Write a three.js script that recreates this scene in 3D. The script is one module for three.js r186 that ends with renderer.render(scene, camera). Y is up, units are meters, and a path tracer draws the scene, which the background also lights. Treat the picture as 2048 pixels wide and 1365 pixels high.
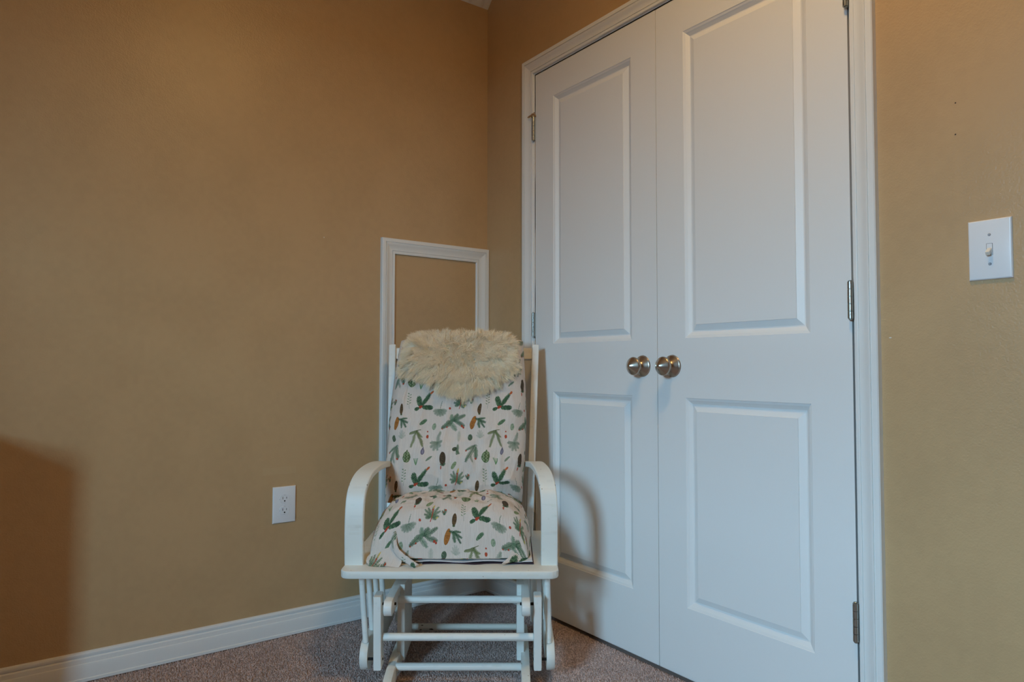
import * as THREE from 'three';
import { mergeGeometries, mergeVertices, toCreasedNormals } from 'three/addons/utils/BufferGeometryUtils.js';
import { RoundedBoxGeometry } from 'three/addons/geometries/RoundedBoxGeometry.js';
import { RectAreaLightUniformsLib } from 'three/addons/lights/RectAreaLightUniformsLib.js';
import { ImprovedNoise } from 'three/addons/math/ImprovedNoise.js';

// ------------------------------------------------------------------ camera, light, exposure
const F = 1388, YAW = 0.6295, PITCH = 0.0367, ROLL = 0.0011;
const CAM = new THREE.Vector3(-1.626, 0.9202, 2.4104);
const scene = new THREE.Scene();
const camera = new THREE.PerspectiveCamera(2 * Math.atan(682.5 / F) * 180 / Math.PI, 2048 / 1365, 0.05, 60);
camera.position.copy(CAM);
camera.rotation.order = 'YXZ';
camera.rotation.set(PITCH, -YAW, ROLL);

const renderer = new THREE.WebGLRenderer({ antialias: true });
renderer.toneMapping = THREE.LinearToneMapping;
renderer.toneMappingExposure = 1.09;
renderer.shadowMap.enabled = true;
RectAreaLightUniformsLib.init();

const ROOM_W = 3.15, ROOM_D = 3.7, EAVES = 2.44, RIDGE = 2.76;     // room size: x, z, wall height, flat ceiling height
scene.background = new THREE.Color().setRGB(0.55, 0.75, 1.0);      // the sky beyond the window

// daylight: the bright sky that the window opening looks out on
const sky = new THREE.RectAreaLight(new THREE.Color().setRGB(0.375, 0.715, 1.0), 75, 5.0, 1.25);
sky.position.set(-ROOM_W - 2.5, 2.42, 3.4);
sky.lookAt(0, 2.2, 3.0);
scene.add(sky);

const LAMP_POS = new THREE.Vector3(-0.80, RIDGE - 0.09, 1.7);
const LAMP_COLOR = new THREE.Color().setRGB(1.0, 0.62, 0.22);
const LAMP_POWER = 60;              // flat diffuser, 0.24 m across

// ------------------------------------------------------------------ helpers
let seed = 12345;
const rnd = () => { seed = (seed * 1664525 + 1013904223) >>> 0; return seed / 4294967296; };
const rr = (a, b) => a + (b - a) * rnd();
const perlin = new ImprovedNoise();
const taken = {};
function numbered(n) { const k = taken[n] = (taken[n] ?? -1) + 1; return k ? n + '_' + String(k).padStart(3, '0') : n; }
function shade(o) { o.traverse(c => { if (c.isMesh) { c.castShadow = true; c.receiveShadow = true; } }); return o; }
function thing(name, label, category, group) {
  const o = new THREE.Group(); o.name = numbered(name); o.userData = { label, category };
  if (group) o.userData.group = group;
  scene.add(o); return o;
}
function structure(name, label) {
  const o = new THREE.Group(); o.name = name; o.userData = { kind: 'structure', label };
  scene.add(o); return o;
}
function part(name, geometry, material, parent, label) {
  const g = Array.isArray(geometry) ? mergeGeometries(geometry.map(clean)) : geometry;
  const m = new THREE.Mesh(g, material); m.name = name;
  if (label) m.userData.label = label;
  m.castShadow = m.receiveShadow = true;
  parent.add(m); return m;
}
function clean(g) {
  g = g.index ? g.toNonIndexed() : g;
  for (const k of Object.keys(g.attributes)) if (!['position', 'normal', 'uv'].includes(k)) g.deleteAttribute(k);
  if (!g.attributes.uv) boxUV(g);
  return g;
}
// uv in metres from the direction each face points
function boxUV(g, ox = 0, oy = 0) {
  const h = g.index ? g.toNonIndexed() : g;
  if (h !== g) { g.index = null; for (const k of Object.keys(h.attributes)) g.setAttribute(k, h.attributes[k]); }
  const p = g.attributes.position, uv = new Float32Array(p.count * 2);
  const a = new THREE.Vector3(), b = new THREE.Vector3(), c = new THREE.Vector3();
  for (let i = 0; i < p.count; i += 3) {
    a.fromBufferAttribute(p, i); b.fromBufferAttribute(p, i + 1); c.fromBufferAttribute(p, i + 2);
    const n = b.clone().sub(a).cross(c.clone().sub(a));
    const ax = Math.abs(n.x), ay = Math.abs(n.y), az = Math.abs(n.z);
    [a, b, c].forEach((q, k) => {
      const w = ax >= ay && ax >= az ? [q.z, q.y] : ay >= az ? [q.x, q.z] : [q.x, q.y];
      uv[(i + k) * 2] = w[0] + ox; uv[(i + k) * 2 + 1] = w[1] + oy;
    });
  }
  g.setAttribute('uv', new THREE.BufferAttribute(uv, 2));
  return g;
}
function rbox(w, h, d, r = 0.003, seg = 2) { return boxUV(new RoundedBoxGeometry(w, h, d, seg, Math.min(r, w / 2.01, h / 2.01, d / 2.01))); }
function box(x0, x1, y0, y1, z0, z1) { const g = new THREE.BoxGeometry(x1 - x0, y1 - y0, z1 - z0); g.translate((x0 + x1) / 2, (y0 + y1) / 2, (z0 + z1) / 2); return boxUV(g); }
function rod(a, b, r0, r1 = r0, seg = 20) {
  const A = new THREE.Vector3(...a), B = new THREE.Vector3(...b), d = B.clone().sub(A), L = d.length(), e = Math.min(r0, r1) * 0.25;
  const g = new THREE.LatheGeometry([[0, 0], [r0 - e, 0], [r0, e], [r1, L - e], [r1 - e, L], [0, L]].map(q => new THREE.Vector2(...q)), seg);
  g.applyQuaternion(new THREE.Quaternion().setFromUnitVectors(new THREE.Vector3(0, 1, 0), d.normalize())); g.translate(...a);
  return boxUV(toCreasedNormals(g, 0.55));
}
// a board cut to an outline in (depth, height) and given a thickness along x
function board(points, x0, x1, bevel = 0.003) {
  const s = new THREE.Shape(points.map(q => new THREE.Vector2(...q)));
  const g = new THREE.ExtrudeGeometry(s, { depth: Math.abs(x1 - x0) - 2 * bevel, bevelEnabled: true, bevelThickness: bevel, bevelSize: bevel, bevelOffset: -bevel, bevelSegments: 2, curveSegments: 8 });
  g.translate(0, 0, Math.min(x0, x1) + bevel);
  g.applyMatrix4(new THREE.Matrix4().set(0, 0, 1, 0, 0, 1, 0, 0, 1, 0, 0, 0, 0, 0, 0, 1));   // (u, v, w) -> x = w, y = v, z = u
  const idx = g.attributes.position; // the swap mirrors the solid: turn its faces back
  for (const k of ['position', 'normal', 'uv']) {
    const at = g.attributes[k], n = at.itemSize;
    for (let i = 0; i < idx.count; i += 3) for (let j = 0; j < n; j++) { const t = at.array[(i + 1) * n + j]; at.array[(i + 1) * n + j] = at.array[(i + 2) * n + j]; at.array[(i + 2) * n + j] = t; }
  }
  return boxUV(toCreasedNormals(g, 0.5));
}
function stadium(z0, z1, y0, y1, roundStart = true, roundEnd = true) {
  const r = (y1 - y0) / 2, m = (y0 + y1) / 2, o = [];
  if (roundEnd) for (let i = 0; i <= 12; i++) { const a = -Math.PI / 2 + Math.PI * i / 12; o.push([z1 - r + r * Math.cos(a), m + r * Math.sin(a)]); } else o.push([z1, y0], [z1, y1]);
  if (roundStart) for (let i = 0; i <= 12; i++) { const a = Math.PI / 2 + Math.PI * i / 12; o.push([z0 + r + r * Math.cos(a), m + r * Math.sin(a)]); } else o.push([z0, y1], [z0, y0]);
  return o;
}
// moulding along a straight run A -> B; profile points are [distance outwards, height above the wall]
function moulding(A, B, out, face, profile, mitreA, mitreB) {
  const T = B.clone().sub(A).normalize(), pos = [], P = [[], []];
  profile.forEach(([o, h]) => {
    P[0].push(A.clone().addScaledVector(out, o).addScaledVector(face, h).addScaledVector(T, -o * mitreA));
    P[1].push(B.clone().addScaledVector(out, o).addScaledVector(face, h).addScaledVector(T, o * mitreB));
  });
  const flip = out.clone().cross(face).dot(T) > 0;
  const tri = (a, b, c) => { for (const q of flip ? [a, b, c] : [a, c, b]) pos.push(q.x, q.y, q.z); };
  for (let i = 0; i + 1 < profile.length; i++) { const [a, b, c, d] = [P[0][i], P[0][i + 1], P[1][i + 1], P[1][i]]; tri(a, d, c); tri(a, c, b); }
  for (let i = 1; i + 1 < profile.length; i++) { tri(P[0][0], P[0][i], P[0][i + 1]); tri(P[1][0], P[1][i + 1], P[1][i]); }
  const last = profile.length - 1; tri(P[0][last], P[1][last], P[1][0]); tri(P[0][last], P[1][0], P[0][0]);
  let g = new THREE.BufferGeometry(); g.setAttribute('position', new THREE.Float32BufferAttribute(pos, 3)); g.computeVertexNormals();
  return boxUV(toCreasedNormals(g, 0.35));
}
const V = (x, y, z) => new THREE.Vector3(x, y, z);

// ------------------------------------------------------------------ textures
function dataTex(n, fn, srgb, repeat = 1, chan = 3) {
  const d = new Uint8Array(n * n * 4);
  for (let y = 0; y < n; y++) for (let x = 0; x < n; x++) {
    const v = fn(x / n, y / n, x, y), i = (y * n + x) * 4;
    if (typeof v === 'number') { d[i] = d[i + 1] = d[i + 2] = Math.max(0, Math.min(255, v * 255)); } else for (let k = 0; k < 3; k++) d[i + k] = Math.max(0, Math.min(255, v[k] * 255));
    d[i + 3] = 255;
  }
  const t = new THREE.DataTexture(d, n, n); t.wrapS = t.wrapT = THREE.RepeatWrapping; t.magFilter = THREE.LinearFilter; t.minFilter = THREE.LinearMipmapLinearFilter; t.generateMipmaps = true;
  t.repeat.set(repeat, repeat); if (srgb) t.colorSpace = THREE.SRGBColorSpace; t.needsUpdate = true; return t;
}
// smooth noise that repeats over the tile
function tileNoise(cells, sd) {
  let s = sd; const g = new Float32Array(cells * cells).map(() => { s = (s * 1664525 + 1013904223) >>> 0; return s / 4294967296; });
  const at = (i, j) => g[((j % cells + cells) % cells) * cells + (i % cells + cells) % cells];
  return (u, v) => {
    const x = u * cells, y = v * cells, i = Math.floor(x), j = Math.floor(y); let a = x - i, b = y - j; a = a * a * (3 - 2 * a); b = b * b * (3 - 2 * b);
    return (at(i, j) * (1 - a) + at(i + 1, j) * a) * (1 - b) + (at(i, j + 1) * (1 - a) + at(i + 1, j + 1) * a) * b;
  };
}
const n8 = tileNoise(8, 1), n20 = tileNoise(20, 2), n60 = tileNoise(60, 3), n110 = tileNoise(110, 4), n200 = tileNoise(200, 5), n256 = tileNoise(256, 6);
const peel = dataTex(1024, (u, v) => { const a = n110(u, v), b = n200(u, v), c = n60(u, v); return 0.5 + 0.55 * (a - 0.5) + 0.35 * (b - 0.5) + 0.3 * (c - 0.5); }, false, 1 / 0.36);      // orange peel, tile 0.36 m
const mottle = dataTex(256, (u, v) => { const k = 0.965 + 0.03 * (n8(u, v)) + 0.02 * n60(u, v); return [k, k, k]; }, true, 1 / 0.9);
const knock = dataTex(512, (u, v) => { const a = n20(u, v) * 0.5 + n60(u, v) * 0.5; return Math.max(0, Math.min(1, (a - 0.45) * 6)); }, false, 1 / 0.8);
const brush = dataTex(256, (u, v) => 0.5 + 0.3 * (n8(u, v) - 0.5) + 0.5 * (n60(u, v * 0.1) - 0.5), false, 1 / 0.12);
function canvasTex(w, h, draw, repeat, srgb = true) {
  const c = document.createElement('canvas'); c.width = w; c.height = h; draw(c.getContext('2d'), w, h);
  const t = new THREE.CanvasTexture(c); t.wrapS = t.wrapT = THREE.RepeatWrapping; t.repeat.set(repeat[0], repeat[1]); if (srgb) t.colorSpace = THREE.SRGBColorSpace; t.anisotropy = 8; return t;
}
// white paint with small chips where the wood shows
function paintTex(chips, big, sd) {
  return canvasTex(512, 512, (c, w, h) => {
    seed = sd; c.fillStyle = '#fbfaf6'; c.fillRect(0, 0, w, h);
    for (let i = 0; i < 240; i++) { c.fillStyle = `rgba(${200 + rnd() * 40 | 0},${195 + rnd() * 35 | 0},${180 + rnd() * 30 | 0},0.10)`; c.fillRect(rnd() * w, rnd() * h, rr(2, 40), rr(2, 10)); }
    for (let i = 0; i < chips; i++) {
      c.fillStyle = ['#6b5340', '#8d7a66', '#4d3b2d', '#a39482'][rnd() * 4 | 0]; c.beginPath();
      const x = rnd() * w, y = rnd() * h, r = rr(0.6, 2.2); for (let k = 0; k < 7; k++) { const a = k / 7 * 6.283; c.lineTo(x + Math.cos(a) * r * rr(0.5, 1.4), y + Math.sin(a) * r * rr(0.4, 1)); } c.fill();
    }
    for (let i = 0; i < big; i++) { c.fillStyle = ['#5a4a3d', '#796858', '#93867a'][rnd() * 3 | 0]; c.beginPath(); const x = rr(w * 0.2, w * 0.8), y = rr(0, h), r = rr(1, 5); for (let k = 0; k < 9; k++) { const a = k / 9 * 6.283; c.lineTo(x + Math.cos(a) * r * rr(0.6, 2.2), y + Math.sin(a) * r * rr(0.3, 0.9)); } c.fill(); }
  }, [1 / 0.5, 1 / 0.5]);
}
// printed muslin: sprigs, needles, cones and seeds on an off-white ground; one repeat
function fabricTex() {
  return canvasTex(1024, 1024, (c, W, H) => {
    seed = 77; const kx = W / 525, ky = H / 500;
    c.fillStyle = '#d8c9bd'; c.fillRect(0, 0, W, H);
    for (let i = 0; i < 420; i++) { const x = rnd() * W; c.strokeStyle = rnd() < 0.5 ? 'rgba(205,192,182,0.28)' : 'rgba(255,252,246,0.30)'; c.lineWidth = rr(0.8, 2.6); c.beginPath(); const y = rnd() * H, L = rr(60, 380); c.moveTo(x, y); c.quadraticCurveTo(x + rr(-5, 5), y + L / 2, x + rr(-4, 4), y + L); c.stroke(); }
    for (let i = 0; i < 120; i++) { c.strokeStyle = 'rgba(210,198,188,0.25)'; c.lineWidth = 1; const x = rnd() * W, y = rnd() * H; c.beginPath(); c.moveTo(x, y); c.lineTo(x + rr(20, 120), y + rr(-3, 3)); c.stroke(); }
    const each = fn => { for (const ox of [-W, 0, W]) for (const oy of [-H, 0, H]) { c.save(); c.translate(ox, oy); seed = s0; fn(); c.restore(); } };
    let s0 = 1;
    const put = (x, y, rot, fn) => { s0 = (s0 * 7 + 13) >>> 0; const a = ((x - 450) % 525 + 525) % 525 * kx, b = ((y - 560) % 500 + 500) % 500 * ky; each(() => { if (a < -200) return; c.save(); c.translate(a, b); c.scale(kx, ky); c.rotate(rot * Math.PI / 180); fn(); c.restore(); }); };
    const oval = (x, y, rx, ry, col, rot = 0) => { c.fillStyle = col; c.beginPath(); c.ellipse(x, y, rx, ry, rot, 0, 7); c.fill(); };
    const frond = (x0, y0, x1, y1, wid, col, n, lw = 1.5) => {        // a twig set with needles
      const dx = x1 - x0, dy = y1 - y0, L = Math.hypot(dx, dy), ux = dx / L, uy = dy / L;
      lw *= 1.35; c.globalAlpha = 0.38; oval((x0 + x1) / 2 + ux * wid * 0.35, (y0 + y1) / 2 + uy * wid * 0.35, L / 2 + wid * 0.3, wid * 0.72, col[col.length > 1 ? 1 : 0], Math.atan2(dy, dx)); c.globalAlpha = 1; c.lineCap = 'round'; c.strokeStyle = col[0]; c.lineWidth = lw; c.beginPath(); c.moveTo(x0, y0); c.lineTo(x1, y1); c.stroke();
      for (let i = 0; i < n; i++) { const t = i / (n - 1), w = wid * (0.55 + 0.55 * Math.sin(Math.PI * Math.min(1, t * 0.9 + 0.12))) * rr(0.75, 1.1);
        for (const s of [-1, 1]) { c.strokeStyle = col[rnd() * col.length | 0]; c.lineWidth = lw; c.beginPath(); const x = x0 + dx * t, y = y0 + dy * t; c.moveTo(x, y); c.lineTo(x + ux * w * 0.75 - uy * s * w, y + uy * w * 0.75 + ux * s * w); c.stroke(); } }
    };
    const G = ['#36533a', '#466645', '#2c4531', '#577252'], GG = ['#687864', '#7c8a74', '#596b57', '#8b9582'], OL = ['#5c683c', '#6d7746', '#4c5833'], FA = ['#a3a594', '#b2b1a1', '#969b89'];
    const leaf = (x0, y0, x1, y1, w, col = G) => { const mx = (x0 + x1) / 2, my = (y0 + y1) / 2, L = Math.hypot(x1 - x0, y1 - y0); oval(mx, my, L / 2, w * 0.78, col[0], Math.atan2(y1 - y0, x1 - x0)); frond(x0, y0, x1, y1, w, col, 18, 2.2); };
    const cone = (rx, ry, base, dark, light) => { oval(0, 0, rx, ry, base); for (let i = -4; i <= 4; i++) for (let j = -1; j <= 1; j++) { const y = i / 5 * ry, x = (j + (i % 2 ? 0.5 : 0)) * rx * 0.6; if ((x / rx) ** 2 + (y / ry) ** 2 < 0.75) { c.strokeStyle = rnd() < 0.5 ? dark : light; c.lineWidth = 1.1; c.beginPath(); c.arc(x, y, rx * 0.34, 0.3, 2.8); c.stroke(); } } };
    const red = (x, y, r) => oval(x, y, r, r * 1.15, '#b0432a');
    put(655, 665, 0, () => { leaf(-18, 22, -32, -42, 17); leaf(-10, 20, 46, -62, 14); leaf(-5, 28, 60, 28, 15); leaf(-25, 30, -52, 42, 9); red(-18, 26, 9); red(-8, 22, 6); oval(58, -72, 7, 15, '#b85c30', 0.7); });
    put(510, 703, 4, () => { cone(13, 36, '#5b4429', '#38291a', '#836742'); oval(0, 36, 8, 5, '#4e5a38'); });
    put(560, 640, 0, () => { c.strokeStyle = '#7d8a70'; c.lineWidth = 1.6; c.beginPath(); c.moveTo(4, 62); c.quadraticCurveTo(2, 0, -3, -46); c.stroke(); for (let i = 0; i < 9; i++) { const y = -42 + i * 9; oval(i % 2 ? 9 : -8, y, 6, 3, i % 3 ? '#7f8f6e' : '#667a58', i % 2 ? -0.6 : 0.6); } });
    put(765, 715, 0, () => { for (let i = 0; i < 7; i++) { const a = Math.PI * (0.08 + 0.14 * i); frond(4, -8, 4 + Math.cos(a) * 42, -8 + Math.sin(a) * 40, 12, GG, 9, 1.2); } frond(4, -8, 16, -60, 3, GG, 5, 1.6); });
    put(835, 700, 0, () => red(0, 0, 7));
    put(905, 655, 8, () => { for (const [a, b] of [[-42, -16], [42, -12], [-40, 14], [38, 20], [-28, -34], [30, -36], [0, -44], [-30, 32], [26, 36]]) frond(0, 20, a, b, 10, [...G, '#6d8a4c'], 9, 1.3); c.strokeStyle = '#b4493a'; c.lineWidth = 5; c.beginPath(); c.moveTo(-2, 48); c.quadraticCurveTo(4, 12, 2, -26); c.stroke(); oval(2, -44, 4, 15, '#cdab4c'); red(0, -24, 5); oval(32, 28, 4, 8, '#c9b35d', 0.6); });
    put(975, 650, 0, () => { frond(0, 20, -12, -4, 7, G, 5, 1.4); frond(0, 20, 10, -6, 7, G, 5, 1.4); frond(0, 20, 0, -14, 6, G, 5, 1.4); red(7, -9, 5); red(-4, 2, 3); });
    put(472, 795, 12, () => { cone(17, 44, '#a5662a', '#7a4519', '#c98a45'); c.save(); c.rotate(-0.2); frond(12, -28, 80, -2, 9, G, 11, 2.4); frond(34, -22, 44, 30, 9, G, 9, 2.4); frond(44, -18, 76, 28, 8, G, 9, 2.2); frond(30, -24, 74, -30, 7, G, 8, 2.2); c.restore(); });
    put(657, 790, -42, () => { oval(0, 0, 27, 12, '#5e7656'); frond(-26, 0, 24, 0, 11, ['#39553a', '#8a9f7c', '#4b6948'], 10, 1.4); });
    put(733, 818, 0, () => { oval(0, 0, 13, 22, '#8a987a'); frond(0, 20, 0, -18, 10, ['#66785c', '#a9b39a'], 7, 1.2); });
    put(860, 790, 0, () => { frond(-78, 42, -5, -8, 17, G, 17, 2); frond(-20, 0, 20, 50, 15, ['#58745a', '#6f8a6c', '#48664a'], 10, 1.8); frond(-5, -8, 28, -48, 14, G, 10, 1.8); frond(0, -6, 74, -44, 15, G, 13, 1.9); frond(10, -8, 76, 24, 14, G, 12, 1.9); frond(-12, -4, -10, -46, 12, ['#58745a', '#6f8a6c'], 9, 1.6); red(64, 26, 7); red(74, 36, 6); red(-40, 34, 5); red(-72, 44, 4); });
    put(455, 893, 0, () => { oval(0, 0, 15, 22, '#53654c'); frond(0, 20, 0, -18, 11, ['#39493a', '#7d8d70'], 7, 1.6); });
    put(520, 872, 0, () => { for (let i = 0; i < 6; i++) { const a = Math.PI * (1.1 + 0.16 * i); frond(0, 26, Math.cos(a) * 24, 20 + Math.sin(a) * 46, 7, FA, 6, 1); } });
    put(615, 890, 0, () => { frond(-46, -22, 8, -36, 9, OL, 10, 2); frond(8, -42, 48, 60, 11, OL, 18, 2); frond(0, -30, -28, 62, 10, OL, 14, 1.9); frond(0, -30, 42, -4, 8, OL, 8, 1.8); c.strokeStyle = '#5c643d'; c.lineWidth = 4; c.beginPath(); c.moveTo(-40, -30); c.quadraticCurveTo(10, -44, 34, -50); c.stroke(); });
    put(692, 850, 0, () => red(0, 0, 4.5)); put(692, 883, 0, () => oval(0, 0, 8, 12, '#b24a2c'));
    put(755, 915, 0, () => { frond(-6, 20, 20, -58, 13, GG, 12, 1.6); for (let i = 0; i < 6; i++) { const a = Math.PI * (0.0 + 0.2 * i); frond(-4, 6, -4 + Math.cos(a) * 40, 10 + Math.sin(a) * 50, 12, GG, 9, 1.5); } });
    put(905, 890, 0, () => { frond(0, 34, 0, -34, 14, FA, 11, 1.2); });
    put(890, 975, 0, () => { oval(-8, -2, 17, 14, '#39402e'); oval(-12, -6, 8, 5, '#5d6043'); frond(10, 38, 12, -26, 11, G, 9, 2); frond(4, 10, 24, 30, 8, G, 6, 1.8); });
    put(470, 995, 0, () => { frond(28, -56, -34, 62, 14, G, 17, 1.9); frond(24, -40, 36, 34, 13, G, 14, 1.9); frond(20, -50, -36, -14, 10, G, 10, 1.8); frond(-6, 10, 10, 60, 9, GG, 8, 1.5); red(-36, -10, 5); red(34, 36, 6); c.strokeStyle = '#d9d2c0'; c.lineWidth = 1.5; c.beginPath(); c.moveTo(28, -56); c.lineTo(-10, 30); c.stroke(); });
    put(568, 1020, 0, () => { oval(0, 0, 27, 38, '#69784f'); for (let i = -3; i <= 3; i++) for (let j = -2; j <= 2; j++) { const y = i * 10, x = j * 11 + (i % 2 ? 5 : 0); if ((x / 27) ** 2 + (y / 38) ** 2 < 0.9) { oval(x, y, 6, 5, (i + j) % 2 ? '#8e9a72' : '#55643f'); c.strokeStyle = '#45532f'; c.lineWidth = 1; c.beginPath(); c.arc(x, y, 6, 0, 3.1); c.stroke(); } } oval(0, -40, 5, 8, '#5f6d47'); });
    put(670, 980, 0, () => { oval(0, 6, 12, 20, '#6b6474'); c.fillStyle = '#6b6474'; c.beginPath(); c.moveTo(-10, -4); c.lineTo(0, -28); c.lineTo(10, -4); c.fill(); oval(1, 6, 5, 14, '#8f8899'); });
    put(632, 1045, 0, () => { for (const a of [-14, -5, 5, 14]) { c.strokeStyle = a % 2 ? '#7d9a6c' : '#527a4e'; c.lineWidth = 4; c.beginPath(); c.moveTo(0, 24); c.quadraticCurveTo(a * 0.6, 6, a, -18); c.stroke(); } });
    put(715, 1030, -42, () => { oval(0, 0, 25, 7, '#7f8b74'); c.strokeStyle = '#5f6d58'; c.lineWidth = 1.5; c.beginPath(); c.moveTo(-25, 0); c.lineTo(25, 0); c.stroke(); });
    put(808, 1035, 0, () => { cone(20, 44, '#4a3b29', '#2f2519', '#6e5a3e'); frond(6, 44, 14, 30, 8, G, 4, 1.8); frond(0, 44, -14, 38, 6, G, 4, 1.6); oval(-10, 58, 5, 13, '#b0503a'); });
    put(882, 1078, 35, () => { oval(0, 0, 13, 26, '#7e8c62'); frond(0, 24, 0, -20, 9, ['#596a44', '#a2ab85'], 7, 1.4); });
    put(1010, 1040, 0, () => { c.strokeStyle = '#b5b2a4'; c.lineWidth = 1.5; for (const s of [-1, 1]) { c.beginPath(); c.moveTo(0, 30); c.quadraticCurveTo(s * 16, 0, s * 8, -34); c.stroke(); } });
  }, [1 / 0.272, 1 / 0.260]);
}

// ------------------------------------------------------------------ materials
const std = o => new THREE.MeshPhysicalMaterial(o);
const M = {
  wall: std({ color: new THREE.Color().setRGB(0.565, 0.368, 0.188), map: mottle, roughness: 0.38, bumpMap: peel, bumpScale: 0.0004 }),
  patch: std({ color: new THREE.Color().setRGB(0.575, 0.385, 0.20), map: mottle, roughness: 0.38, bumpMap: peel, bumpScale: 0.0004 }),
  ceiling: std({ color: new THREE.Color('#e9e6e0'), roughness: 0.9, bumpMap: knock, bumpScale: 0.003 }),
  trim: std({ color: new THREE.Color('#ecebe8'), roughness: 0.38, bumpMap: brush, bumpScale: 0.00008 }),
  door: std({ color: new THREE.Color('#eeedeb'), roughness: 0.42, bumpMap: brush, bumpScale: 0.00012 }),
  carpet: std({ color: new THREE.Color('#a58f85'), roughness: 1 }),
  plate: std({ color: new THREE.Color('#eeeef0'), roughness: 0.22 }),
  slot: std({ color: new THREE.Color('#14110f'), roughness: 0.8 }),
  toggle: std({ color: new THREE.Color('#ece2d2'), roughness: 0.3 }),
  nickel: std({ color: new THREE.Color('#b9ad9f'), metalness: 1, roughness: 0.27, anisotropy: 0.4 }),
  zinc: std({ color: new THREE.Color('#aeb0aa'), metalness: 1, roughness: 0.3 }),
  dark: std({ color: new THREE.Color('#1c1a18'), roughness: 0.9 }),
  hole: std({ color: new THREE.Color('#4a3a2c'), roughness: 0.9 }),
  screw: std({ color: new THREE.Color('#b4b8bf'), metalness: 0.6, roughness: 0.35 }),
  paint: std({ color: new THREE.Color('#f1f0ec'), map: paintTex(6, 0, 31), roughness: 0.4 }),
  paintWorn: std({ color: new THREE.Color('#ecebe6'), map: paintTex(16, 0, 57), roughness: 0.45 }),
  paintBare: std({ color: new THREE.Color('#e6e1d8'), map: paintTex(60, 170, 91), roughness: 0.5 }),
  fabric: std({ map: fabricTex(), roughness: 0.92, bumpMap: dataTex(512, (u, v) => 0.5 + 0.5 * (n200(u, v * 0.08) - 0.5) + 0.25 * (n60(u, v * 0.2) - 0.5), false, 1 / 0.26), bumpScale: 0.0012, sheen: 0.1 }),
  lining: std({ color: new THREE.Color('#dcdadb'), roughness: 0.9 }),
  maroon: std({ color: new THREE.Color('#3a2430'), roughness: 0.95 }),
  hide: std({ color: new THREE.Color().setRGB(0.95, 0.80, 0.58), roughness: 1 }),
  fur: std({ color: new THREE.Color('#ffffff'), roughness: 0.9 }),
  twine: std({ color: new THREE.Color('#b58f6a'), roughness: 0.9 }),
  speck: std({ color: new THREE.Color('#e8e4da'), roughness: 0.6 }),
  wood: std({ color: new THREE.Color('#7a4526'), roughness: 0.5 }),
  glass: std({ color: new THREE.Color('#ffffff'), transmission: 1, thickness: 0, roughness: 0.02, ior: 1.45 }),
  dome: std({ color: new THREE.Color('#fff2dc'), roughness: 0.5, emissive: LAMP_COLOR.clone(), emissiveIntensity: 4 }),
};

// ------------------------------------------------------------------ room shell
const T = 0.12;
const Z0 = 0.330, Z1 = 0.9405, Z2 = 1.5535, DOOR_TOP = 2.043, DOOR_FOOT = 0.011;
const JAMB0 = Z0 - 0.004, JAMB1 = Z2 + 0.005, HEAD = DOOR_TOP + 0.004;
const WINS = [{ z0: 1.93, z1: 2.59, y0: 0.86, y1: 2.02 }];
const CLOSET = 0.75;
function slab(outline, holes, depth) {
  const s = new THREE.Shape(outline.map(q => new THREE.Vector2(...q)));
  for (const h of holes) s.holes.push(new THREE.Path(h.map(q => new THREE.Vector2(...q))));
  return new THREE.ExtrudeGeometry(s, { depth, bevelEnabled: false });
}
const RUN = RIDGE - EAVES;
// gable outline seen along x: z runs along the wall
const gable = [[-T, 0], [ROOM_D + T, 0], [ROOM_D + T, RIDGE], [RUN, RIDGE], [0, EAVES], [-T, EAVES]];
{ // wall with the closet doors, plane x = 0
  const g = slab(gable, [[[JAMB0, 0.0], [JAMB1, 0.0], [JAMB1, HEAD], [JAMB0, HEAD]].reverse()], T);
  // the opening reaches the floor: cut it as a notch
  const n = slab([[-T, 0], [JAMB0, 0], [JAMB0, HEAD], [JAMB1, HEAD], [JAMB1, 0], [ROOM_D + T, 0], [ROOM_D + T, RIDGE], [RUN, RIDGE], [0, EAVES], [-T, EAVES]], [], T);
  n.applyMatrix4(new THREE.Matrix4().makeRotationY(-Math.PI / 2)); n.translate(T, 0, 0);
  const w = structure('wall_right', 'tan wall around the white double closet doors');
  part('wall_surface', n, M.wall, w);
  for (const [y, z] of [[1.484, 1.7856], [1.4163, 1.7842]]) {            // two old nail holes above the switch
    const h = new THREE.LatheGeometry([[0.0003, 0], [0.0016, 0.0001], [0.0014, 0.0006], [0.0007, 0.0005], [0, 0.0003]].map(q => new THREE.Vector2(...q)), 10);
    h.rotateZ(Math.PI / 2); h.translate(-0.0003, y, z); part('nail_hole', h, M.hole, w, 'small dark nail hole');
  }
  const sp = new THREE.SphereGeometry(0.0022, 8, 6); sp.scale(0.2, 0.6, 1.4); sp.translate(-0.0006, 0.9865, 1.6416); part('paint_speck', sp, M.speck, w, 'white paint speck');
}
{ // wall behind the chair, plane z = 0
  const w = structure('wall_back', 'tan orange peel textured wall behind the glider');
  part('wall_surface', box(-ROOM_W - T, T, 0, EAVES, -T, 0), M.wall, w);
  part('paint_patch', box(-0.916, -0.801, 0.549, 0.573, 0, 0.0003), M.patch, w, 'slightly lighter touched up strip of paint');
  const sp = new THREE.SphereGeometry(0.0022, 8, 6); sp.scale(0.7, 1, 0.2); sp.translate(-0.7098, 1.3851, 0.0005); part('paint_speck', sp, M.speck, w, 'white paint speck');
}
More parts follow.
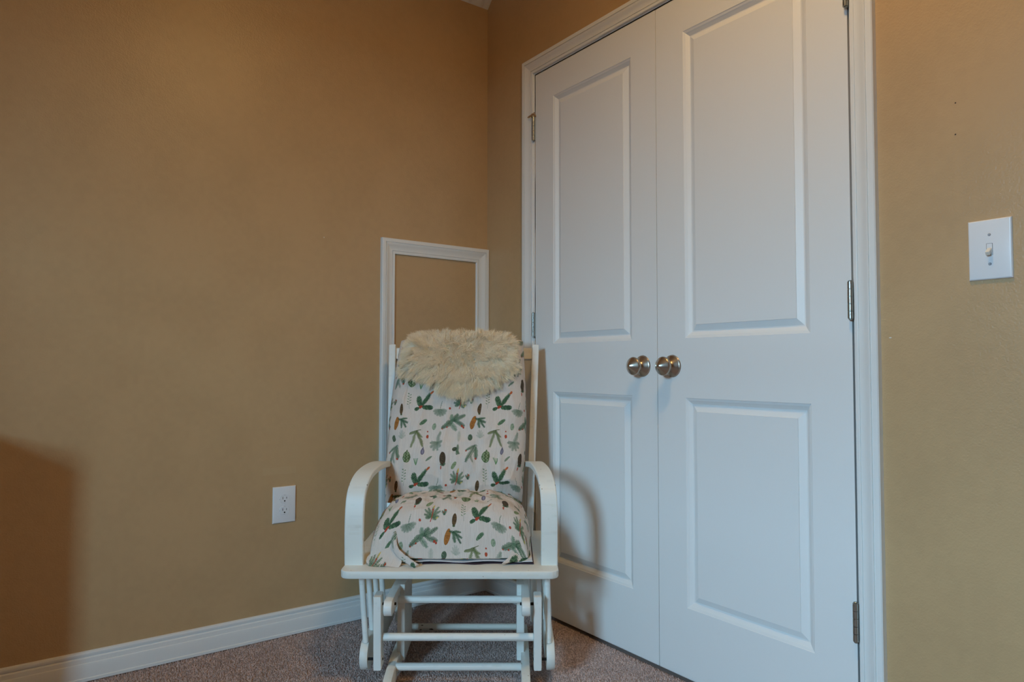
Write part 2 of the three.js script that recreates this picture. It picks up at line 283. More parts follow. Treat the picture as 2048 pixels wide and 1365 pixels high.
{ // wall with the window, plane x = -ROOM_W
  const n = slab(gable, WINS.map(w => [[w.z0, w.y0], [w.z0, w.y1], [w.z1, w.y1], [w.z1, w.y0]]), T);
  n.applyMatrix4(new THREE.Matrix4().makeRotationY(-Math.PI / 2)); n.translate(-ROOM_W, 0, 0);
  part('wall_surface', n, M.wall, structure('wall_left', 'tan wall with the window that lights the room'));
}
part('wall_surface', box(-ROOM_W - T, T, 0, RIDGE, ROOM_D, ROOM_D + T), M.wall, structure('wall_front', 'tan wall facing the glider'));
{
  const c = structure('ceiling', 'white textured ceiling that slopes up from the eaves');
  const g = slab([[-T, EAVES], [0, EAVES], [RUN, RIDGE], [ROOM_D + T, RIDGE], [ROOM_D + T, RIDGE + T], [RUN - 0.05, RIDGE + T], [-T, EAVES + T]], [], ROOM_W + 2 * T);
  g.applyMatrix4(new THREE.Matrix4().makeRotationY(-Math.PI / 2)); g.translate(T, 0, 0);
  part('ceiling_surface', g, M.ceiling, c);
}
{ // closet behind the doors
  const c = structure('wall_closet', 'plain closet walls behind the double doors');
  part('wall_surface', [box(CLOSET, CLOSET + 0.05, 0, RIDGE, -T, 2.1), box(T, CLOSET, 0, RIDGE, -T, -T + 0.05), box(T, CLOSET, 0, RIDGE, 2.05, 2.1), box(T, CLOSET, RIDGE - 0.05, RIDGE, -T, 2.1)], M.ceiling, c);
}
const floor = structure('floor', 'taupe cut pile carpet');
part('carpet_backing', box(-ROOM_W - T, CLOSET + 0.05, -0.05, -0.004, -T, ROOM_D + T), M.carpet, floor);

// baseboards: [height up the wall, thickness]
const baseProfile = [[0, 0], [0, 0.0160], [0.0085, 0.0160], [0.0105, 0.0140], [0.030, 0.0138], [0.044, 0.0130], [0.050, 0.0118], [0.0515, 0.0100], [0.064, 0.0094], [0.0665, 0.0078], [0.0675, 0.0056], [0.070, 0.0056], [0.071, 0.0082], [0.077, 0.0088], [0.081, 0.0072], [0.0832, 0.0035], [0.0835, 0]];
const UP = V(0, 1, 0);
part('moulding', moulding(V(-ROOM_W, 0, 0), V(0, 0, 0), UP, V(0, 0, 1), baseProfile, 0, 0), M.trim, structure('baseboard_back', 'white moulded baseboard along the wall behind the glider'));
{
  const b = structure('baseboard_right', 'white moulded baseboard on the closet wall');
  part('moulding', moulding(V(0, 0, 0.0), V(0, 0, JAMB0 - 0.063), UP, V(-1, 0, 0), baseProfile, 0, 0), M.trim, b);
  part('moulding', moulding(V(0, 0, JAMB1 + 0.063), V(0, 0, ROOM_D), UP, V(-1, 0, 0), baseProfile, 0, 0), M.trim, b);
}
part('moulding', moulding(V(-ROOM_W, 0, 0), V(-ROOM_W, 0, ROOM_D), UP, V(1, 0, 0), baseProfile, 0, 0), M.trim, structure('baseboard_left', 'white moulded baseboard under the window'));
part('moulding', moulding(V(-ROOM_W, 0, ROOM_D), V(0, 0, ROOM_D), UP, V(0, 0, -1), baseProfile, 0, 0), M.trim, structure('baseboard_front', 'white moulded baseboard on the wall facing the glider'));

// casings: [distance from the opening, height above the wall]
const casing = [[0, 0], [0, 0.0068], [0.0015, 0.0082], [0.0075, 0.0086], [0.0092, 0.0078], [0.0096, 0.0055], [0.0118, 0.0055], [0.0122, 0.0084], [0.016, 0.0088], [0.022, 0.0098], [0.029, 0.0122], [0.034, 0.0150], [0.0375, 0.0164], [0.0398, 0.0166], [0.0404, 0.0138], [0.0426, 0.0138], [0.0432, 0.0172], [0.050, 0.0182], [0.0552, 0.0176], [0.0575, 0.0150], [0.058, 0]];
{
  const t = structure('trim_1', 'white moulded casing around the double closet doors'), f = V(-1, 0, 0), r = 0.0045;
  const A = JAMB0 - r, B = JAMB1 + r, H = HEAD + r;
  part('side_casing', moulding(V(0, 0, A), V(0, H, A), V(0, 0, -1), f, casing, 0, 1), M.trim, t);
  part('side_casing', moulding(V(0, 0, B), V(0, H, B), V(0, 0, 1), f, casing, 0, 1), M.trim, t);
  part('head_casing', moulding(V(0, H, A), V(0, H, B), UP, f, casing, 1, 1), M.trim, t);
  part('jamb', [box(0, T, 0, HEAD + 0.012, JAMB0 - 0.012, JAMB0), box(0, T, 0, HEAD + 0.012, JAMB1, JAMB1 + 0.012), box(0, T, HEAD, HEAD + 0.012, JAMB0, JAMB1), box(-0.0001, 0, 0, HEAD + r, JAMB0 - r, JAMB0), box(-0.0001, 0, 0, HEAD + r, JAMB1, JAMB1 + r), box(-0.0001, 0, HEAD, HEAD + r, JAMB0, JAMB1)], M.trim, t);
}
{
  const t = structure('trim_2', 'white picture frame moulding fixed to the tan wall behind the glider'), f = V(0, 0, 1), w = 0.058;
  const x0 = -0.488 + w, x1 = -0.0005 - w, y0 = 0.225 + w, y1 = 1.4093 - w;
  part('moulding', moulding(V(x0, y0, 0), V(x0, y1, 0), V(-1, 0, 0), f, casing, 1, 1), M.trim, t);
  part('moulding', moulding(V(x1, y0, 0), V(x1, y1, 0), V(1, 0, 0), f, casing, 1, 1), M.trim, t);
  part('moulding', moulding(V(x0, y1, 0), V(x1, y1, 0), UP, f, casing, 1, 1), M.trim, t);
  part('moulding', moulding(V(x0, y0, 0), V(x1, y0, 0), V(0, -1, 0), f, casing, 1, 1), M.trim, t);
}

// ------------------------------------------------------------------ closet doors
const PANEL = 0.1066, PU1 = 1.931, PU0 = 1.005, PL1 = 0.828, PL0 = 0.214;
// steps of a moulded panel from its outline inwards: [inset, depth below the door face]
const steps = [[0, 0], [0.0015, 0.0016], [0.0075, 0.0036], [0.009, 0.0052], [0.0145, 0.0088], [0.018, 0.0116], [0.0215, 0.0118], [0.0385, 0.0046], [0.0392, 0.0024]];
function panelGeo(z0, z1, y0, y1) {
  const pos = [], quad = (a, b, c, d) => { for (const q of [a, b, c, a, c, d]) pos.push(...q); };
  for (let i = 0; i + 1 < steps.length; i++) {
    const R = steps.slice(i, i + 2).map(([o, d]) => [[d, y0 + o, z0 + o], [d, y0 + o, z1 - o], [d, y1 - o, z1 - o], [d, y1 - o, z0 + o]]);
    for (let k = 0; k < 4; k++) { const l = (k + 1) % 4; quad(R[0][k], R[0][l], R[1][l], R[1][k]); }
  }
  const [o, d] = steps[steps.length - 1]; quad([d, y0 + o, z0 + o], [d, y0 + o, z1 - o], [d, y1 - o, z1 - o], [d, y1 - o, z0 + o]);
  const g = new THREE.BufferGeometry(); g.setAttribute('position', new THREE.Float32BufferAttribute(pos, 3)); g.computeVertexNormals();
  return boxUV(toCreasedNormals(g, 0.3));
}
const knobProfile = [[0, -0.002], [0.0322, -0.002], [0.0325, 0.0015], [0.0318, 0.0036], [0.0300, 0.0050], [0.0250, 0.0092], [0.0200, 0.0135], [0.0160, 0.0175], [0.0138, 0.0215], [0.0130, 0.0300]];
const knobHead = [[0.0125, 0.0290], [0.0180, 0.0318], [0.0245, 0.0352], [0.0278, 0.0378], [0.0286, 0.0405], [0.0280, 0.0432], [0.0262, 0.0456], [0.0200, 0.0510], [0.0130, 0.0568], [0.0070, 0.0612], [0.0030, 0.0634], [0, 0.0640]];
function latheX(profile) { const c = new THREE.SplineCurve(profile.map(q => new THREE.Vector2(...q))); const g = new THREE.LatheGeometry(c.getPoints(60), 64); g.rotateZ(Math.PI / 2); return g; }
const knuckleGeo = toCreasedNormals(new THREE.LatheGeometry([[0, 0.0003], [0.0058, 0.0003], [0.0062, 0.0006], [0.0062, 0.0172], [0.0058, 0.0175], [0, 0.0175]].map(q => new THREE.Vector2(...q)), 24), 0.5);
function hinge(parent, y, z, side) {
  const h = new THREE.Group(); h.name = 'hinge'; h.userData.label = 'zinc door hinge'; h.position.set(-0.0095, y, z); parent.add(h);
  for (let i = 0; i < 5; i++) { const k = part('knuckle', knuckleGeo, M.zinc, h); k.position.y = i * 0.0178; }
  part('leaf', [rbox(0.0105, 0.089, 0.0016, 0.0004).translate(0.0054, 0.0445, 0.0022), rbox(0.0105, 0.089, 0.0016, 0.0004).translate(0.0054, 0.0445, -0.0004)], M.zinc, h);
  part('hinge_pin', [rod([0, -0.003, 0], [0, 0.0005, 0], 0.0042), rod([0, 0.0885, 0], [0, 0.092, 0], 0.0046)], M.zinc, h);
}
function door(name, label, za, zb, knobZ, hingeZ, side) {
  const d = structure(name, label);
  const pz0 = za + (side < 0 ? PANEL : PANEL), pz1 = zb - PANEL;
  const face = new THREE.Shape([[za, DOOR_FOOT], [zb, DOOR_FOOT], [zb, DOOR_TOP], [za, DOOR_TOP]].map(q => new THREE.Vector2(...q)));
  for (const [a, b] of [[PU0, PU1], [PL0, PL1]]) face.holes.push(new THREE.Path([[pz0, a], [pz0, b], [pz1, b], [pz1, a]].map(q => new THREE.Vector2(...q))));
  const front = new THREE.ShapeGeometry(face); front.applyMatrix4(new THREE.Matrix4().makeRotationY(-Math.PI / 2));
  const body = [box(0.0125, 0.035, DOOR_FOOT, DOOR_TOP, za, zb), box(0, 0.0125, DOOR_FOOT, DOOR_FOOT + 0.002, za, zb), box(0, 0.0125, DOOR_TOP - 0.002, DOOR_TOP, za, zb), box(0.0002, 0.0125, DOOR_FOOT, DOOR_TOP, za, za + 0.002), box(0.0002, 0.0125, DOOR_FOOT, DOOR_TOP, zb - 0.002, zb)];
  boxUV(front); part('door_slab', [front, ...body], M.door, d);
  part('door_panel', panelGeo(pz0, pz1, PU0, PU1), M.door, d, 'tall upper raised panel');
  part('door_panel', panelGeo(pz0, pz1, PL0, PL1), M.door, d, 'short lower raised panel');
  const k = new THREE.Group(); k.name = 'knob'; k.userData.label = 'brushed nickel door knob'; k.position.set(0, 0.9218, knobZ); d.add(k);
  part('rose', latheX(knobProfile), M.nickel, k); part('knob_head', latheX(knobHead), M.nickel, k);
  for (const y of [0.279, 1.034, 1.789]) hinge(d, y, hingeZ, side);
  part('ball_catch', rbox(0.022, 0.003, 0.05, 0.0008).translate(0.015, DOOR_TOP + 0.0018, side < 0 ? zb - 0.07 : za + 0.07), M.dark, d, 'dark ball catch on the top edge');
  return d;
}
door('door_1', 'white two panel closet door leaf behind the glider', Z0, Z1, 0.8785, Z0 - 0.0015, -1);
door('door_2', 'white two panel closet door leaf beside the light switch wall', Z1 + 0.0025, Z2, 0.9995, Z2 + 0.0015, 1);

// ------------------------------------------------------------------ window
WINS.forEach(({ z0, z1, y0, y1 }, n) => {
  const w = structure('window_' + (n + 1), 'white framed sash window lighting the room'), X = -ROOM_W, m = (y0 + y1) / 2;
  part('window_frame', [box(X - T, X, y0, y0 + 0.02, z0, z1), box(X - T, X, y1 - 0.02, y1, z0, z1), box(X - T, X, y0, y1, z0, z0 + 0.02), box(X - T, X, y0, y1, z1 - 0.02, z1)], M.trim, w);
  for (const [a, b, dx] of [[y0 + 0.02, m + 0.015, 0.05], [m - 0.015, y1 - 0.02, 0.085]]) {
    const s = part('sash', [box(X - dx - 0.03, X - dx, a, a + 0.035, z0 + 0.02, z1 - 0.02), box(X - dx - 0.03, X - dx, b - 0.035, b, z0 + 0.02, z1 - 0.02), box(X - dx - 0.03, X - dx, a, b, z0 + 0.02, z0 + 0.05), box(X - dx - 0.03, X - dx, a, b, z1 - 0.05, z1 - 0.02)], M.trim, w);
    part('pane', box(X - dx - 0.017, X - dx - 0.013, a + 0.03, b - 0.03, z0 + 0.045, z1 - 0.045), M.glass, s);
  }
  part('window_sill', rbox(0.09, 0.022, z1 - z0 + 0.12, 0.006).translate(X + 0.035, y0 - 0.011, (z0 + z1) / 2), M.trim, w);
});

// ------------------------------------------------------------------ ceiling lamp
{
  const l = thing('ceiling_lamp', 'round flat frosted lamp on the ceiling above the room', 'lamp'); l.position.copy(LAMP_POS);
  part('base_plate', new THREE.LatheGeometry([[0, 0.09], [0.15, 0.09], [0.155, 0.084], [0.155, 0.046], [0.149, 0.044], [0.146, 0.05], [0, 0.05]].map(q => new THREE.Vector2(...q)), 48), M.nickel, l);
  part('lamp_shade', new THREE.LatheGeometry([[0, 0.034], [0.08, 0.035], [0.12, 0.038], [0.14, 0.043], [0.146, 0.05], [0, 0.05]].map(q => new THREE.Vector2(...q)), 48), M.dome, l, 'frosted glowing diffuser');
  const p = new THREE.RectAreaLight(LAMP_COLOR, LAMP_POWER, 0.24, 0.24); p.name = 'lamp_light'; p.position.set(0, 0.030, 0); p.rotation.x = -Math.PI / 2; l.add(p);
}

// ------------------------------------------------------------------ low bookcase beside the view, whose shadow falls on the wall at the left
{
  const d = thing('bookcase', 'low reddish brown wooden bookcase standing against the wall left of the outlet', 'bookcase'); d.position.set(-2.165, 0, 0.184);
  for (const s of [-1, 1]) part('side_panel', rbox(0.02, 0.735, 0.335, 0.002).translate(s * 0.438, 0.3675, 0), M.wood, d);
  part('top', rbox(0.91, 0.022, 0.34, 0.003).translate(0, 0.746, 0), M.wood, d); part('back_panel', box(-0.43, 0.43, 0.04, 0.735, -0.166, -0.158), M.wood, d);
  for (const y of [0.05, 0.27, 0.48]) part('shelf', rbox(0.855, 0.018, 0.32, 0.002).translate(0, y, 0.004), M.wood, d);
  part('kick_board', box(-0.427, 0.427, 0.0, 0.042, 0.14, 0.155), M.wood, d);
}

// ------------------------------------------------------------------ wall plates
function plateGeo(w, h, t) { // bevelled plate standing on z = 0
  const s = new THREE.Shape([[-w / 2, -h / 2], [w / 2, -h / 2], [w / 2, h / 2], [-w / 2, h / 2]].map(q => new THREE.Vector2(...q)));
  const g = new THREE.ExtrudeGeometry(s, { depth: 0.001, bevelEnabled: true, bevelThickness: t - 0.001, bevelSize: 0.0045, bevelOffset: -0.0045, bevelSegments: 5 });
  g.computeBoundingBox(); g.translate(0, 0, -g.boundingBox.min.z - (t - 0.001)); return boxUV(toCreasedNormals(g, 0.5));
}
{
  const o = thing('wall_outlet', 'white duplex power outlet on the tan wall left of the glider', 'outlet'); o.position.set(-0.8415, 0.4442, 0.0002);
  part('cover_plate', plateGeo(0.079, 0.124, 0.0058), M.plate, o);
  for (const y of [0.0195, -0.0195]) {
    const s = new THREE.Shape(); const pts = []; for (let i = 0; i < 40; i++) { const a = i / 40 * Math.PI * 2; pts.push(new THREE.Vector2(Math.max(-0.0165, Math.min(0.0165, 0.0172 * Math.cos(a) * 1.02)), Math.max(-0.0135, Math.min(0.0135, 0.0175 * Math.sin(a))))); }
    s.setFromPoints(pts); const g = new THREE.ExtrudeGeometry(s, { depth: 0.0012, bevelEnabled: true, bevelThickness: 0.0006, bevelSize: 0.0006, bevelOffset: -0.0006, bevelSegments: 2 }); g.translate(0, y, 0.0053);
    const r = part('receptacle', boxUV(g), M.plate, o);
    part('gap', boxUV(new THREE.TorusGeometry(0.0165, 0.0004, 6, 40).scale(1.0, 0.83, 1).translate(0, y, 0.0058)), M.dark, r);
    part('slot', [box(-0.0072, -0.0055, y - 0.0005, y + 0.0078, 0.0062, 0.00722), box(0.0055, 0.0072, y + 0.0005, y + 0.007, 0.0062, 0.00722)], M.slot, r);
    const h = new THREE.CylinderGeometry(0.0026, 0.0026, 0.001, 16); h.rotateX(Math.PI / 2); h.translate(0, y - 0.0065, 0.0068); part('ground_hole', h, M.slot, r);
  }
  part('screw', rod([0, 0, 0.0055], [0, 0, 0.0066], 0.0028), M.plate, o);
}
{
  const s = thing('light_switch', 'white toggle light switch on the tan wall beside the closet doors', 'light switch'); s.position.set(-0.0002, 1.161, 1.8445); s.rotation.set(0.006, -Math.PI / 2, 0, 'YXZ');
  part('cover_plate', plateGeo(0.079, 0.124, 0.0058), M.plate, s);
  part('toggle_frame', [box(-0.0056, -0.0052, -0.0122, 0.0122, 0.0055, 0.0063), box(0.0052, 0.0056, -0.0122, 0.0122, 0.0055, 0.0063), box(-0.0056, 0.0056, 0.0118, 0.0122, 0.0055, 0.0063), box(-0.0056, 0.0056, -0.0122, -0.0118, 0.0055, 0.0063)], M.slot, s);
  part('toggle_base', box(-0.005, 0.005, -0.0115, 0.0115, 0.0050, 0.0064), M.plate, s);
  const t = rbox(0.0085, 0.0095, 0.017, 0.002); t.rotateX(0.62); t.translate(0, -0.0052, 0.0105); part('toggle', t, M.toggle, s, 'cream toggle pushed down');
  for (const y of [0.0302, -0.0302]) part('screw', rod([0, y, 0.0052], [0, y, 0.0068], 0.0030, 0.0024), M.screw, s, 'small steel screw');
}
{ // scrap of twine on the upper hinge of the leaf behind the glider
  const t = thing('twine_scrap', 'frayed tan scrap of twine caught on the upper door hinge', 'twine');
  const c = (pts, r) => new THREE.TubeGeometry(new THREE.CatmullRomCurve3(pts.map(q => V(...q))), 24, r, 6);
  const y = 1.881, z = Z0 - 0.0015;
  part('strand', [c([[-0.016, y + 0.002, z - 0.026], [-0.018, y + 0.004, z - 0.012], [-0.012, y + 0.006, z], [-0.014, y + 0.011, z + 0.012]], 0.0022), c([[-0.014, y + 0.001, z - 0.018], [-0.0165, y + 0.006, z - 0.006], [-0.012, y + 0.004, z + 0.006], [-0.014, y - 0.002, z + 0.014]], 0.0018)].map(g => boxUV(g)), M.twine, t);
  part('knot', [c([[-0.016, y, z - 0.008], [-0.018, y + 0.006, z], [-0.014, y + 0.007, z + 0.008], [-0.006, y + 0.001, z + 0.008], [-0.001, y + 0.002, z], [-0.008, y + 0.001, z - 0.009], [-0.017, y + 0.002, z - 0.004]], 0.0024)].map(g => boxUV(g)), M.twine, t);
}

// ------------------------------------------------------------------ glider chair
// the chair faces the camera: its frame has z towards the viewer, measured from the camera (depth d -> z = D0 - d)
const D0 = 2.2, XC = -0.165;
const fwd = V(Math.sin(YAW), 0, -Math.cos(YAW)), right = V(Math.cos(YAW), 0, Math.sin(YAW));
const chairAt = V(CAM.x, 0, CAM.z).addScaledVector(fwd, D0).addScaledVector(right, XC);
function place(o) { o.position.copy(chairAt); o.rotation.y = -YAW; return o; }
const lx = x => x - XC, lz = d => D0 - d;
const chair = place(thing('glider_chair', 'white painted wooden glider chair with bent arms, in the corner', 'chair'));
const SEAT = 0.345, SEATB = 0.323;
{ // seat board with rounded front corners
  const x0 = lx(-0.4854), x1 = lx(0.1334), zf = lz(1.968), zb = lz(2.46), r = 0.035;
  const s = new THREE.Shape(); s.moveTo(x0, zb); s.lineTo(x0, zf - r); s.quadraticCurveTo(x0, zf, x0 + r, zf); s.lineTo(x1 - r, zf); s.quadraticCurveTo(x1, zf, x1, zf - r); s.lineTo(x1, zb); s.closePath();
  const g = new THREE.ExtrudeGeometry(s, { depth: SEAT - SEATB - 0.008, bevelEnabled: true, bevelThickness: 0.004, bevelSize: 0.004, bevelOffset: -0.004, bevelSegments: 3, curveSegments: 10 });
  g.rotateX(Math.PI / 2); g.translate(0, SEAT - 0.004, 0);
  part('seat', boxUV(toCreasedNormals(g, 0.5)), M.paintWorn, chair);
}
// bent arms: path of the strip's outer face in (depth, height), running from the seat up and back
function arm(side) {
  const path = new THREE.CatmullRomCurve3([[2.030, 0.345], [2.027, 0.40], [2.026, 0.45], [2.030, 0.50], [2.043, 0.548], [2.068, 0.577], [2.108, 0.598], [2.165, 0.609], [2.25, 0.612], [2.33, 0.604], [2.41, 0.592]].map(([d, y]) => V(0, y, lz(d))));
  const n = 48, pts = path.getSpacedPoints(n), th = 0.019, g = new THREE.BufferGeometry(), pos = [], rows = [];
  for (let i = 0; i <= n; i++) {
    const t = path.getTangentAt(i / n), N = V(0, t.z, -t.y).multiplyScalar(-1); // outward of the bend
    if (N.z < 0 && i < n / 2) N.multiplyScalar(-1); if (i >= n / 2 && N.y < 0) N.multiplyScalar(-1);
    const d = D0 - pts[i].z, back = Math.max(0, (d - 2.03) / 0.38);
    const xo = side < 0 ? -0.4844 + 0.05 * back : 0.1332 - 0.052 * back, w = side < 0 ? 0.0545 - 0.006 * back : 0.048 - 0.004 * back, xi = xo - side * w;
    const e = 0.0025, O = pts[i], I = pts[i].clone().addScaledVector(N, -th);
    const row = []; const add = (x, q, k) => row.push([lx(x), q.y + N.y * k, q.z + N.z * k]);
    add(xo - side * e, O, 0); add(xo, O, -e); add(xo, I, e); add(xo - side * e, I, 0); add(xi + side * e, I, 0); add(xi, I, e); add(xi, O, -e); add(xi + side * e, O, 0);
    rows.push(row);
  }
  for (let i = 0; i < n; i++) for (let k = 0; k < 8; k++) { const l = (k + 1) % 8, a = rows[i][k], b = rows[i][l], c = rows[i + 1][l], d = rows[i + 1][k]; for (const q of side < 0 ? [a, c, b, a, d, c] : [a, b, c, a, c, d]) pos.push(...q); }
  for (const [row, f] of [[rows[0], 1], [rows[n], -1]]) for (let k = 1; k < 7; k++) for (const q of (f * side < 0) ? [row[0], row[k], row[k + 1]] : [row[0], row[k + 1], row[k]]) pos.push(...q);
  g.setAttribute('position', new THREE.Float32BufferAttribute(pos, 3)); g.computeVertexNormals();
  part('armrest', boxUV(toCreasedNormals(g, 0.6)), M.paintWorn, chair);
}
arm(-1); arm(1);
// back: posts, top rail, lower rail, slats; recline from (2.39, seat) to (2.55, 0.996)
const rec = y => 2.385 + (y - 0.345) / (0.996 - 0.345) * 0.168;
function leaning(x0, y0, x1, y1, w, t, dd = 0) {
  const A = V(lx(x0), y0, lz(rec(y0) + dd)), B = V(lx(x1), y1, lz(rec(y1) + dd)), L = A.distanceTo(B);
  const g = rbox(w, L, t, 0.004); g.applyQuaternion(new THREE.Quaternion().setFromUnitVectors(UP, B.clone().sub(A).normalize())); g.translate(...A.clone().add(B).multiplyScalar(0.5).toArray()); return g;
}
part('back_post', leaning(-0.4085, 0.24, -0.4370, 0.996, 0.025, 0.042), M.paint, chair);
part('back_post', leaning(0.0545, 0.24, 0.0862, 0.996, 0.025, 0.042), M.paint, chair);
{
  const A = 0.965, z = lz(rec(A)); const g = rbox(0.502, 0.044, 0.02, 0.004); g.rotateX(-Math.atan(0.168 / 0.651)); g.translate(lx(-0.1754), A, z); part('top_rail', g, M.paint, chair);
  const h = rbox(0.452, 0.04, 0.02, 0.004); h.rotateX(-Math.atan(0.168 / 0.651)); h.translate(lx(-0.1765), 0.40, lz(rec(0.40))); part('lower_rail', h, M.paint, chair);
  for (let i = 0; i < 4; i++) part('back_slat', leaning(-0.315 + i * 0.092, 0.415, -0.315 + i * 0.092, 0.945, 0.04, 0.01, 0.002), M.paint, chair);
}
// seat unit hangs on spindles with a lower rail at either side
for (const [side, xt, xb, xr] of [[-1, -0.434, -0.4185, -0.4205], [1, 0.1015, 0.107, 0.111]]) {
  part('lower_side_rail', board(stadium(lz(2.47), lz(1.995), 0.047, 0.131), lx(xr - 0.0118), lx(xr + 0.0118)), M.paintWorn, chair);
  for (let i = 0; i < 4; i++) { const d = 2.022 + i * 0.092; part('spindle', rod([lx(xt), SEATB + 0.003, lz(d + 0.004)], [lx(xb), 0.127, lz(d)], 0.0085), M.paint, chair); }
}
// gliding base
const BX = [-0.345, 0.040], SW = [-0.3785, 0.0735];
BX.forEach((x, i) => {
  const inner = i ? -1 : 1;
  part('base_top_rail', board(stadium(lz(2.46), lz(1.948), 0.222, 0.266), lx(x - 0.0118), lx(x + 0.0118)), M.paint, chair);
  // foot: an arched runner that rests on its two ends
  const foot = []; const top = [[1.885, 0.012], [1.895, 0.025], [1.92, 0.037], [1.96, 0.05], [2.01, 0.060], [2.07, 0.066], [2.15, 0.069], [2.23, 0.066], [2.31, 0.058], [2.38, 0.045], [2.43, 0.03], [2.45, 0.015]], bot = [[2.45, 0], [2.37, 0], [2.33, 0.01], [2.25, 0.018], [2.15, 0.021], [2.07, 0.018], [2.0, 0.01], [1.96, 0], [1.885, 0]];
  for (const [d, y] of [...top, ...bot]) foot.push([lz(d), y]);
  part('base_foot', board(foot, lx(x - 0.0125), lx(x + 0.0125)), M.paintWorn, chair);
  part('base_post', rbox(0.023, 0.225, 0.15, 0.003).translate(lx(x + inner * 0.0138), 0.0415 + 0.1125, lz(2.18)), M.paint, chair);
  for (const d of [1.99, 2.37]) { // swing links between base and seat unit
    const s = board(stadium(-0.022, 0.022, -0.104, 0.104, false, false), -0.0112, 0.0112); s.rotateX(d > 2.2 ? -0.06 : 0.05); s.translate(lx(SW[i]), 0.169, lz(d + 0.012)); part('swing_link', s, M.paint, chair);
  }
  for (const [d, y] of [[2.0, 0.245], [2.006, 0.088]]) part('pivot_bolt', rod([lx(SW[i]) + (y > 0.2 ? 0.0 : -inner * 0.04), y, lz(d)], [lx(SW[i]) + (y > 0.2 ? inner * 0.05 : inner * 0.013), y, lz(d)], 0.004), M.dark, chair, 'dark pivot bolt');
});
const bar = (xa, xb, y, d, r, m = M.paint) => part('crossbar', rod([lx(xa), y, lz(d)], [lx(xb), y, lz(d)], r), m, chair);
bar(-0.335, 0.03, 0.2325, 2.075, 0.0105); bar(-0.369, 0.064, 0.151, 2.003, 0.0108); bar(-0.335, 0.03, 0.054, 2.035, 0.0108); bar(-0.335, 0.03, 0.053, 2.345, 0.0105, M.paintBare);

// ------------------------------------------------------------------ cushions
// a stuffed cushion: two sheets that meet at a seam; fn(s, t, up) -> bulge
function cushion(w, h, zTop, zBottom, corner, warp, flat = 4, power = 0.5, ns = 56, nt = 56) {
  const pos = [], uv = [], idx = [], N = (ns + 1) * (nt + 1);
  for (const face of [1, -1]) {
    const grid = [];
    for (let j = 0; j <= nt; j++) for (let i = 0; i <= ns; i++) {
      let s = i / ns * 2 - 1, t = j / nt * 2 - 1; s = Math.sin(s * Math.PI / 2) * 0.6 + s * 0.4; t = Math.sin(t * Math.PI / 2) * 0.6 + t * 0.4;
      const k = Math.pow(Math.max(0, (1 - Math.pow(Math.abs(s), flat)) * (1 - Math.pow(Math.abs(t), flat))), power);
      const p = V(w / 2 * s * Math.sqrt(1 - corner * t * t), h / 2 * t * Math.sqrt(1 - corner * s * s), (face > 0 ? zTop : -zBottom) * k);
      warp(p, s, t, face, k); grid.push(p); pos.push(p.x, p.y, p.z);
    }
    // cloth coordinates: length run along the surface from the middle
    const mi = ns / 2 | 0, mj = nt / 2 | 0, at = (i, j) => grid[j * (ns + 1) + i], U = new Float32Array(N), W = new Float32Array(N);
    for (let j = 0; j <= nt; j++) { for (let i = mi + 1; i <= ns; i++) U[j * (ns + 1) + i] = U[j * (ns + 1) + i - 1] + at(i, j).distanceTo(at(i - 1, j)); for (let i = mi - 1; i >= 0; i--) U[j * (ns + 1) + i] = U[j * (ns + 1) + i + 1] - at(i, j).distanceTo(at(i + 1, j)); }
    for (let i = 0; i <= ns; i++) { for (let j = mj + 1; j <= nt; j++) W[j * (ns + 1) + i] = W[(j - 1) * (ns + 1) + i] + at(i, j).distanceTo(at(i, j - 1)); for (let j = mj - 1; j >= 0; j--) W[j * (ns + 1) + i] = W[(j + 1) * (ns + 1) + i] - at(i, j).distanceTo(at(i, j + 1)); }
    for (let q = 0; q < N; q++) uv.push(U[q] * face, W[q]);
    const o = face > 0 ? 0 : N;
    for (let j = 0; j < nt; j++) for (let i = 0; i < ns; i++) { const a = o + j * (ns + 1) + i, b = a + 1, c = a + ns + 2, d = a + ns + 1; face > 0 ? idx.push(a, b, c, a, c, d) : idx.push(a, c, b, a, d, c); }
  }
  const g = new THREE.BufferGeometry(); g.setAttribute('position', new THREE.Float32BufferAttribute(pos, 3)); g.setAttribute('uv', new THREE.Float32BufferAttribute(uv, 2)); g.setIndex(idx); g.computeVertexNormals();
  g.userData = { ns, nt }; return g;
}
const nz = (x, y, z) => perlin.noise(x, y, z);
const ridge = (x, y, z) => { const a = 1 - Math.abs(nz(x, y, z)) * 2; return Math.max(0, a) ** 3; };        // narrow folds of cloth
const crinkle = (s, t, sd) => 0.0060 * ridge(s * 5.0 + sd, t * 1.7, sd) + 0.0045 * ridge(s * 2.2, t * 5.5 + sd, sd + 3.1) + 0.0016 * nz(s * 16, t * 5, sd);
